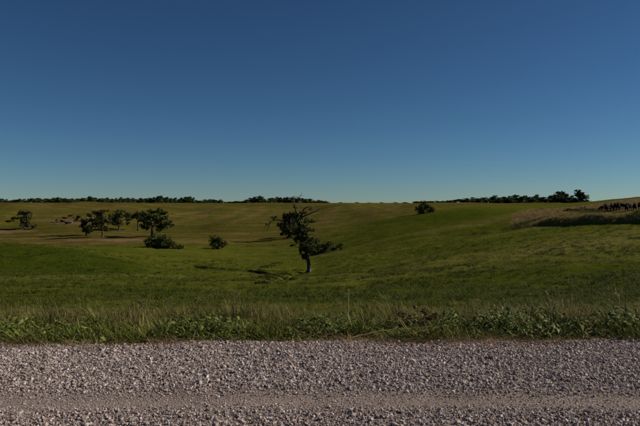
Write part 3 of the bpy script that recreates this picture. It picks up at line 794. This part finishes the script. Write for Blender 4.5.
oak('pasture_tree', 152, 236.5, [
    ([(152, 236.5, 0), (152, 230, 0), (153, 222, 0), (152, 214, 0)], .52, .2), ([(152, 228, 0), (146, 220, 0), (142, 214, 0)], .25, .06), ([(152.5, 227, 0), (159, 222, 0), (167, 222, 0), (171, 224, 0)], .25, .06),
    ([(152.5, 222, 0), (157, 214, 1), (162, 212, 1)], .18, .05), ([(152, 229, 0), (155, 225, -6), (158, 222, -9)], .2, .05), ([(152, 231, 0), (150, 224, 6), (148, 220, 9)], .2, .05)],
    [(151, 215, 0, 6, 4.5, 360), (146, 211.5, 0, 4.5, 3, 200), (155, 210, 0, 5, 2.6, 200), (158, 217, -3, 5.5, 4, 300), (162, 212.5, 1, 3.6, 2, 110), (152, 223, 3, 6.5, 4, 380), (159, 226, -2, 6, 4.5, 380), (166, 222, 0, 4, 2.4, 150), (170, 224.5, 0, 2.4, 1.2, 50), (143.5, 214, 0, 3, 2, 90), (166, 217, 1, 4, 2, 130), (142, 219, 0, 3.5, 2.2, 120), (147, 226, -2, 3.5, 2.5, 130)],
    .42, 36, M_LEAF, 'biggest spreading tree of the row, above the wide dark bush', 160, G_)

# bushes: several stems and a leafy mass
def bush(name, X_, Y_, lobes, leaf, mat, seed, label, cat='bush', group=None):
    b_ = Vector((X_, Y_, float(ground(X_, Y_)) - 0.08))
    root = empty(name, b_); r = random.Random(seed); limbs = []; B_ = []
    for (dx, dy, h_, rx, ry, rz_, cnt) in lobes:
        gz = float(ground(X_ + dx, Y_ + dy)) - b_.z
        c = Vector((dx, dy, gz + h_)); B_.append((tuple(c), (rx, ry, rz_), cnt))
        for _ in range(4):
            e = c + Vector((r.gauss(0, rx * .4), r.gauss(0, ry * .4), r.gauss(0, rz_ * .3)))
            limbs.append(([(0, 0, -.05), (Vector((dx, dy, gz)) * .8 + e) * .5, e], [.06 * max(rx, .3), .04 * max(rx, .3), .01]))
    link('stem', tubes_mesh('stem', limbs, M_BARKF, 5), root)
    link('foliage', leaves_mesh('foliage', B_, leaf, mat, seed), root)
    tag(root, label, cat, group)
    return root
X_, Y_ = at(162, 247.3, 130); S = Y_ / FPX
bush('bush', X_, Y_, [(-11 * S, 0, 1.4, 1.6, 1.7, 1.3, 480), (-5 * S, 1, 1.8, 1.9, 1.8, 1.5, 580), (2 * S, 0, 1.6, 1.8, 1.7, 1.4, 520), (8 * S, -.6, 1.3, 1.7, 1.6, 1.2, 420), (14 * S, 0, 1.0, 1.4, 1.2, .9, 300), (18 * S, 0, .7, .9, .9, .6, 130), (0, -1, .8, 3.4, 1.4, .8, 420)],
     .30, M_LEAFB, 41, 'wide dark green bush at the foot of the biggest tree')
X_, Y_ = at(217, 248.8, 130); S = Y_ / FPX
bush('bush', X_, Y_, [(-2 * S, 0, 1.9, 1.5, 1.5, 1.6, 360), (3 * S, 0.2, 1.7, 1.4, 1.4, 1.4, 260), (0, -.4, .9, 2.0, 1.4, .9, 260), (6.5 * S, 0, 1.3, .8, .8, .9, 80)],
     .30, M_LEAFB, 42, 'small round bush standing alone between the tree row and the middle trees')
X_ = (424 - 320) / FPX * 232; Y_ = 232
bush('bush', X_, Y_, [(-4 * .37, 0, 1.7, 1.6, 1.4, 1.8, 330), (0, 0, 2.5, 1.7, 1.5, 1.9, 420), (5 * .37, 0, 1.5, 1.5, 1.4, 1.3, 260), (9 * .37, 0, 1.0, 1.0, 1.0, .8, 110)],
     .34, M_LEAFB, 43, 'dark bush on the crest of the green hill, right of centre')
for k_, (px, Y, w, h_, lab) in enumerate(((570, 152, 1.5, .55, 'low dark shrub left of the cattle, leftmost of the three on the terrace'), (583, 150, 2.2, .85, 'low dark shrub left of the cattle, middle and largest of the three'),
                                   (597, 146, 1.5, .55, 'low dark shrub nearest the cattle on the terrace'))):
    X_ = (px - 320) / FPX * Y
    bush('low_shrub', X_, Y, [(-w * .6, 0, h_ * .6, w * .6, .8, h_ * .6, 160), (w * .1, .2, h_ * .8, w * .6, .8, h_ * .7, 180), (w * .7, 0, h_ * .5, w * .6, .7, h_ * .5, 140)], .16, M_LEAFB, 50 + k_, lab, 'shrub', 'low shrubs on the terrace')
M_SEDGE = leaf_mat('sedge_blades', [(0.0, (0.014, 0.022, 0.003)), (0.6, (0.028, 0.040, 0.005)), (1.0, (0.055, 0.062, 0.010))], 0.15, inst=False)
SEDGE = [(264, 268), (271, 266.5), (277, 264), (266, 279.5), (272, 278), (279, 276), (286, 274.5), (292, 276.5), (258, 272), (285, 280), (297, 271), (262, 284)]
for k_, (px, py) in enumerate(SEDGE):
    X_, Y_ = at(px, py, 40)
    f_ = 0.75 + 0.5 * rnd.random()
    bush('sedge_clump', X_, Y_, [(0, 0, .16 * f_, .45 * f_, .4, .2 * f_, 170), (.5 * f_, .2, .12 * f_, .4 * f_, .3, .15, 110), (-.5 * f_, -.1, .12 * f_, .4 * f_, .3, .15, 110)], 0.05, M_SEDGE, 70 + k_,
         'small dark sedge clump along the ditch left of the half dead tree', 'sedge', 'sedge clumps along the ditch')

# ------------------------------------------------------------------ woodland on the skyline
def wood_tree(seed, squat):
    r = random.Random(seed); limbs = [([(0, 0, -.3), (r.gauss(0, .05), 0, 2.5), (r.gauss(0, .2), 0, 5.5)], [.32, .25, .1])]; B_ = []
    for k in range(12):
        a = r.uniform(0, 6.283); h_ = r.uniform(0.9, 6.7)
        q = r.uniform(.35, 1) * 2.5 * squat * math.sqrt(max(.12, 1 - ((h_ - 3.2) / 4.4) ** 2))
        c = (q * math.cos(a), q * math.sin(a), h_)
        B_.append((c, (r.uniform(1.2, 1.8), r.uniform(1.2, 1.8), r.uniform(.9, 1.4)), 62))
        limbs.append(([(0, 0, max(.6, h_ * .5)), (c[0] * .5, c[1] * .5, h_ * .8), c], [.14, .09, .03]))
    B_.append(((0, 0, 7.0), (1.5, 1.5, 1.0), 90)); B_.append(((0, 0, 3.4), (2.4 * squat, 2.4, 2.9), 330)); B_.append(((0, 0, .9), (2.6 * squat, 2.6, .9), 150))
    return tubes_mesh('trunk', limbs, M_BARKF, 5), leaves_mesh('crown', B_, .55, M_LEAFT, seed)
WT = [wood_tree(300 + i, 0.85 + 0.12 * i) for i in range(7)]
def skyline_tree(px, top, Y, wpx, label, group):
    X_ = (px - 320) / FPX * Y
    gz = float(ground(X_, Y)) - .2
    zt = CAM_H - (top - HOR) / FPX * Y
    h_ = max(zt - gz, 2.0)
    tr, cr = WT[rnd.randrange(7)]
    o = empty('woodland_tree', (X_, Y, gz), rnd.uniform(0, 6.28))
    w_ = wpx / FPX * Y / 6.4
    o.scale = (w_, w_, h_ / 7.2)
    link('trunk', tr, o); link('crown', cr, o)
    tag(o, label, 'tree', group)
profile = [(-70, 200), (0, 199.6), (8, 201), (14, 200.2), (25, 199.6), (40, 199.4), (47, 200), (57, 198.6), (66, 199.6), (78, 199.6), (91, 197.9), (98, 199.5), (110, 199.3), (122, 199), (135, 200), (146, 199.2), (157, 197.9), (163, 197.7), (172, 199.2), (178, 199.6), (188, 197.8), (193, 198.6), (199, 202.5), (206, 200.6), (212, 200.2), (220, 200.8), (223, 203), (228, 201.4), (234, 203), (238, 201.2), (243, 201.4), (250, 198.8), (255, 199), (260, 197.4), (266, 200), (273, 198.6), (280, 199), (288, 198.2), (296, 199), (304, 199.6), (312, 200.5), (320, 201.6), (328, 202.8)]
pxs = np.array([p[0] for p in profile]); pvs = np.array([p[1] for p in profile])
px = -66.0
while px < 328:
    tp = float(np.interp(px, pxs, pvs)) + rnd.uniform(-1.3, .0)
    if tp < 202.6:
        skyline_tree(px, tp, rnd.uniform(820, 900), rnd.uniform(5.5, 8.5), 'dark tree in the unbroken woodland along the left skyline', 'trees of the left skyline wood')
    px += rnd.uniform(3.0, 4.6)
for px, tp, w_, lab in ((91, 197.0, 8, 'rounded tree standing out of the left skyline wood above the open airy tree'), (160, 196.6, 9, 'broad tree standing out of the left skyline wood above the biggest pasture tree'),
                        (188, 196.8, 9, 'rounded tall tree just left of the first gap in the left skyline wood'), (260, 196.6, 9, 'tallest tree of the skyline wood left of the half dead tree')):
    skyline_tree(px, tp, 810, w_, lab, 'trees of the left skyline wood')
for px, tp in ((340, 202.4), (357, 202.3), (369, 203), (382, 202.4), (396, 203), (405, 202.8)):
    skyline_tree(px, tp, 1000, 6, 'tiny far tree on the bare middle of the skyline', 'tiny trees on the middle skyline')
right = [(416, 202, 5), (421, 201.6, 6), (427, 201.2, 6), (432, 200.3, 7), (438, 201, 6), (443, 200.6, 6), (449, 199.8, 7), (455, 199, 7), (461, 198.4, 7), (467, 197.6, 7), (473, 197, 8), (479, 197.6, 7), (486, 197, 7), (493, 195.4, 8), (499, 197, 7),
         (505, 196.4, 8), (510, 195.8, 7), (515, 194.5, 8), (521, 196, 7), (527, 195.6, 7), (532, 196.5, 6), (535.5, 194.6, 6), (540, 197, 6), (545, 196.3, 7), (549.5, 195.3, 5), (552, 196, 6)]
for px, tp, w_ in right:
    skyline_tree(px, tp + 0.9, rnd.uniform(590, 640), w_ + 3.0, 'dark tree in the woodland along the right skyline', 'trees of the right skyline wood')
for px, tp, w_, lab in ((557.5, 190.3, 9, 'tall rounded tree near the right end of the skyline wood'), (564.5, 192.6, 8, 'tree with sloping top between the two tallest skyline trees'), (571.5, 194.3, 8, 'lower tree left of the last tall skyline tree'),
                        (580.5, 189.3, 10, 'tallest last tree at the right end of the skyline wood'), (586.5, 197.8, 5, 'short tree at the foot of the tallest skyline tree')):
    skyline_tree(px, tp + 2.0, 600, w_ + 4.0, lab, 'trees of the right skyline wood')

# ------------------------------------------------------------------ cattle
def coat(name, c1, c2):
    m = NM(name); tc = m.n('ShaderNodeTexCoord')
    f = m.noise(3, 4, .6, tc.outputs['Object'])
    return m.done(m.principled(m.ramp(f, [(.35, c1), (.65, c2)]), .85, .08))
M_BLACK = coat('black_coat', (.010, .009, .009), (.022, .018, .016))
M_BROWN = coat('brown_coat', (.030, .014, .009), (.060, .026, .015))
M_PALE = coat('pale_coat', (.17, .15, .13), (.26, .235, .21))
def cow_mesh(graze):
    """one continuous body: trunk, neck, head, four jointed legs, tail; facing +X"""
    P_, E_, Rr = [], [], []
    def v(p, r, par=None):
        P_.append(p); Rr.append(r if isinstance(r, tuple) else (r, r))
        if par is not None: E_.append((par, len(P_) - 1))
        return len(P_) - 1
    lie = -.60 if graze == 2 else 0.0
    pel = v((-.62, 0, 1.08 + lie), (.27, .28)); mid = v((-.15, 0, .98 + lie), (.37, .39), pel); ch = v((.42, 0, 1.00 + lie), (.33, .38), mid)
    if graze == 1:
        nk = v((.85, 0, .88), (.15, .19), ch); po = v((1.15, 0, .52), (.12, .14), nk); fa = v((1.27, 0, .30), (.10, .10), po); mz = v((1.33, 0, .13), (.085, .08), fa)
        e0, ed = po, (-.02, 0, .06)
    else:
        nk = v((.82, 0, 1.22 + lie), (.17, .21), ch); po = v((1.05, 0, 1.42 + lie), (.13, .14), nk); fa = v((1.24, 0, 1.30 + lie), (.11, .11), po); mz = v((1.40, 0, 1.16 + lie), (.085, .08), fa)
        e0, ed = po, (-.03, 0, .03)
    px_, py_, pz_ = P_[e0]
    for s in (-1, 1):
        e1 = v((px_ + ed[0], s * .17, pz_ + ed[2]), (.035, .05), e0); v((px_ + ed[0] - .02, s * .29, pz_ + ed[2] - .01), (.012, .045), e1)
        if lie:         # legs folded beside the body
            h1 = v((-.55, s * .30, .30), (.14, .16), pel); h2 = v((-.20, s * .42, .16), (.09, .10), h1); h3 = v((-.55, s * .46, .08), (.05, .06), h2); v((-.25, s * .50, .06), (.045, .05), h3)
            f1 = v((.50, s * .24, .26), (.11, .13), ch); f2 = v((.80, s * .26, .10), (.06, .06), f1); v((.45, s * .30, .06), (.045, .05), f2)
            continue
        h1 = v((-.60, s * .20, .78), (.13, .17), pel); h2 = v((-.50, s * .20, .56), (.085, .10), h1); h3 = v((-.68, s * .20, .40), (.05, .06), h2); h4 = v((-.66, s * .20, .12), (.038, .04), h3); v((-.62, s * .20, .0), (.055, .06), h4)
        f1 = v((.46, s * .18, .70), (.10, .13), ch); f2 = v((.48, s * .18, .42), (.055, .06), f1); f3 = v((.47, s * .18, .12), (.038, .04), f2); v((.50, s * .18, .0), (.055, .06), f3)
    t1 = v((-.90, 0, 1.14 + lie), (.04, .04), pel); t2 = v((-.97, 0, .80 + lie * .8), (.022, .022), t1); v((-.96, 0, .48 + lie * .6), (.045, .045), t2)
    me = bpy.data.meshes.new('cow_cage'); me.from_pydata(P_, E_, [])
    o = bpy.data.objects.new('cow_cage', me); C.objects.link(o)
    md = o.modifiers.new('skin', 'SKIN'); md.use_smooth_shade = True
    for i, r in enumerate(Rr): me.skin_vertices[0].data[i].radius = r
    me.skin_vertices[0].data[0].use_root = True
    sb = o.modifiers.new('sub', 'SUBSURF'); sb.levels = 2; sb.render_levels = 2
    dg = bpy.context.evaluated_depsgraph_get()
    res = bpy.data.meshes.new_from_object(o.evaluated_get(dg))
    bpy.data.objects.remove(o)
    return res
def with_mat(me, m):
    c = me.copy(); c.materials.clear(); c.materials.append(m); return c
CW = [cow_mesh(0), cow_mesh(1), cow_mesh(2)]
COW = {(i, k): with_mat(CW[i], m) for i in (0, 1, 2) for k, m in (('black', M_BLACK), ('brown', M_BROWN), ('pale', M_PALE))}
def cow(px, Y, rz_, pose, colr, label, group, s=1.0):
    p = on(px, Y)
    me = COW[(pose, colr)]
    o = link('cow', me, None, (p.x, p.y, p.z - .02))
    o.rotation_euler = (0, 0, R(rz_)); o.scale = (s, s, s)
    tag(o, label, 'cow', group)
GR, GL = 'cattle lined up on the right terrace', 'cattle grazing on the far left slope'
herd = [(603.5, 122, 200, 1, 'brown', 'brown cow grazing at the left end of the cattle line on the terrace'),
        (607.5, 119, -140, 0, 'black', 'black cow half turned to the left, second from the left in the terrace line'),
        (612, 120, -119, 0, 'brown', 'dark brown cow facing the road, third from the left in the terrace line'),
        (615, 118, -112, 0, 'black', 'black cow close behind the dark brown one, fourth from the left in the terrace line'),
        (618.3, 117, -117, 0, 'black', 'black cow facing the road, fifth from the left in the terrace line'),
        (622.2, 118, -75, 1, 'brown', 'dark brown cow with lowered head, sixth from the left in the terrace line'),
        (626.5, 112, -116, 0, 'black', 'black cow with visible legs, seventh from the left in the terrace line'),
        (630.5, 115, -150, 0, 'black', 'black cow half turned to the left, eighth from the left in the terrace line'),
        (634.7, 113, -114, 0, 'black', 'tallest black cow near the right end of the terrace line'),
        (639.5, 116, -117, 0, 'black', 'black cow cut by the right edge of the picture')]
for px, Y, a, p_, c_, lab in herd: cow(px, Y, a, p_, c_, lab, GR, rnd.uniform(.97, 1.05))
for px, py, a, p_, c_, lab, s_ in ((56.5, 222.2, 90, 0, 'black', 'black cow standing apart at the left of the far herd', 1), (62.5, 222, 170, 2, 'black', 'black cow lying in front at the left of the far herd', 1.05),
        (65, 218.8, 200, 2, 'black', 'black cow lying at the back left of the far herd', 1.05), (70, 218, 10, 0, 'brown', 'reddish brown cow at the back of the far herd', 1),
        (75.5, 218.8, 170, 2, 'black', 'black cow lying at the back right of the far herd, nearest the tree row', 1.05), (71, 223.2, 185, 2, 'pale', 'pale cow lying in the middle of the far herd', .85), (67, 223.8, 175, 2, 'black', 'black cow lying beside the pale one in the far herd', 1), (76, 222.5, 10, 1, 'black', 'black cow grazing right of the pale one in the far herd', 1)):
    X_, Y_ = at(px, py, 200); cow(px, Y_, a, p_, c_, lab, GL, s_)

# ------------------------------------------------------------------ single plants in the verge
def plume(name, px, Y, top, lean, mat, seed, label, head=0.10, cat='grass stalk', n=1, group=None):
    p = on(px, Y); r = random.Random(seed)
    root = empty(name, (p.x, p.y, p.z - .02))
    H = CAM_H - (top - HOR) / FPX * Y - p.z
    limbs, hv, hf = [], [], []
    for k in range(n):
        bx = r.gauss(0, .03) if k else 0; h_ = H * (1 if k == 0 else r.uniform(.7, .97)); le = lean + (r.gauss(0, .06) if k else 0)
        pts = smooth_line([(bx, r.gauss(0, .01) if k else 0, 0), (bx + le * .2, 0, h_ * .5), (bx + le * .55, 0, h_ * .85), (bx + le, 0, h_)], 4)
        limbs.append((pts, [.0075 - .0035 * i / (len(pts) - 1) for i in range(len(pts))]))
        for j in range(34):
            f = 1 - (head / h_) * (j / 33.0); i_ = f * (len(pts) - 1); a0 = pts[int(min(i_, len(pts) - 2))]; a1 = pts[int(min(i_, len(pts) - 2)) + 1]
            q = a0 + (a1 - a0) * (i_ - int(min(i_, len(pts) - 2)))
            ang = r.uniform(0, 6.283); e = Vector((math.cos(ang), math.sin(ang), 1.0)).normalized() * r.uniform(.018, .034); sd_ = Vector((-math.sin(ang), math.cos(ang), 0)) * .005
            b0 = len(hv); hv += [tuple(q), tuple(q + e * .5 + sd_), tuple(q + e), tuple(q + e * .5 - sd_)]; hf.append((b0, b0 + 1, b0 + 2, b0 + 3))
    m_ = len(hf) // n
    for k in range(n):
        sk = link('stalk', tubes_mesh('stalk', limbs[k:k + 1], mat, 5), root)
        link('seed_head', np_mesh('seed_head', hv[k * m_ * 4:(k + 1) * m_ * 4], hf[:m_], mat), sk)
    tag(root, label, cat, group)
plume('grass_stalk', 348, 8.3, 289, .015, M_STALK, 1, 'thin upright pale stalk in the verge below the half dead tree', .10)
plume('grass_stalk', 553, 8.0, 290, -.085, M_STALK, 2, 'bent straw coloured stalk leaning left in the right verge', .16)
plume('grass_stalk', 571, 8.6, 279, -.01, M_SEED, 3, 'thin dark stalk right of the bent straw stalk', .06)
plume('grass_stalk', 618, 8.1, 288.5, -.02, M_STALK, 4, 'group of upright straw stalks near the right edge of the verge', .17, n=3)
plume('grass_stalk', 626, 8.2, 283, .02, M_SEED, 5, 'greenish tall stalk at the far right of the verge', .08)
plume('grass_stalk', 477, 8.3, 299, .03, M_STALK, 7, 'short tan stalk in the verge between the withered weed and the bent stalk', .07)
plume('grass_stalk', 400, 8.4, 297, -.02, M_SEED, 8, 'short stalk standing above the withered weed in the verge', .07)

def umbel(px, Y, top, seed, label):
    """feathery weed: branching stem with pale flower heads"""
    p = on(px, Y); r = random.Random(seed); root = empty('feathery_weed', (p.x, p.y, p.z - .02))
    H = CAM_H - (top - HOR) / FPX * Y - p.z
    limbs = [([(0, 0, 0), (.01, 0, H * .5), (0, 0, H)], [.004, .003, .002])]; B_ = []
    for k in range(9):
        f = r.uniform(.5, .9); a = r.uniform(0, 6.283); L_ = r.uniform(.05, .13)
        e = Vector((math.cos(a) * L_, math.sin(a) * L_, min(H * f + L_ * r.uniform(.6, 1.4), H * 1.02)))
        limbs.append(([(0, 0, H * f), e * .5 + Vector((0, 0, H * f)) * .5, e], [.002, .0016, .001]))
        B_.append((tuple(e), (.026, .026, .03), 18))
    B_.append(((0, 0, H), (.03, .03, .04), 24))
    link('stem', tubes_mesh('stem', limbs, M_WEED, 5), root)
    link('flower_heads', leaves_mesh('flower_heads', B_, .013, M_UMBEL, seed), root)
    tag(root, label, 'weed', 'feathery pale weeds in the left verge')
for px, Y, top, lab in ((139, 9.2, 300, 'feathery pale weed in the left verge, leftmost of the three in a cluster'), (146, 9.5, 301.5, 'feathery pale weed in the left verge, middle one of the cluster'), (165, 9.4, 299, 'feathery pale weed in the left verge, right of the cluster'),
                        (198, 9.6, 297.5, 'tall feathery pale weed in the verge below the ditch'), (212, 10.5, 289.5, 'feathery pale weed standing highest against the pasture, left of the ditch'), (234, 10.5, 293, 'feathery pale weed against the pasture, just left of the half dead tree')):
    umbel(px, Y, top, int(px), lab)

# withered brown weed and its fallen stems
p = on(414, 7.75); root = empty('withered_weed', (p.x, p.y, p.z)); r = random.Random(9); limbs = []; B_ = []
for k in range(26):
    a = r.uniform(0, 6.283); L_ = r.uniform(.12, .3); e = Vector((math.cos(a) * L_ * 1.1, math.sin(a) * L_ * .6, r.uniform(.10, .30)))
    limbs.append(([(r.gauss(0, .05), r.gauss(0, .03), 0), e * .55 + Vector((0, 0, .05)), e], [.005, .004, .002])); B_.append((tuple(e), (.06, .045, .035), 34))
link('stem', tubes_mesh('stem', limbs, M_DEAD, 5), root); link('leaves', leaves_mesh('leaves', B_, .016, M_DEAD, 9), root)
tag(root, 'withered brown weed clump at the road edge right of centre', 'weed')
for k_, (xa, ya, xb, yb, za, zb, lab) in enumerate((( .35, 7.22, 1.35, 7.45, .04, .13, 'long dry fallen stem lying along the verge, left of the withered weed'), (.95, 7.18, 1.5, 7.35, .03, .16, 'dry fallen stem slanting up into the withered weed'), (2.35, 7.2, 2.62, 7.25, .03, .12, 'pale broken stem leaning in the right verge'), (3.05, 7.2, 3.2, 7.3, .05, .16, 'short pale stem sticking out of the verge at the far right'))):
    root = None
    pts = smooth_line([(xa, ya, za), (xa * .6 + xb * .4, (ya + yb) / 2, (za + zb) / 2 + .015), (xb, yb, zb)], 5, .004)
    limbs = [(pts, [.006 - .003 * i / (len(pts) - 1) for i in range(len(pts))])]
    for j in range(4):
        q = pts[3 + j * 2]; d = Vector((rnd.uniform(.05, .14), rnd.gauss(0, .03), rnd.uniform(.0, .07)))
        limbs.append(([q, q + d * .5, q + d], [.003, .0025, .0015]))
    c0 = Vector(pts[0]); limbs = [([Vector(a) - c0 for a in l_[0]], l_[1]) for l_ in limbs]
    o = link('fallen_stem', tubes_mesh('fallen_stem', limbs, M_STRAW if k_ > 1 else M_STALK, 6), None, c0)
    tag(o, lab, 'stem', 'fallen dry stems in the verge')
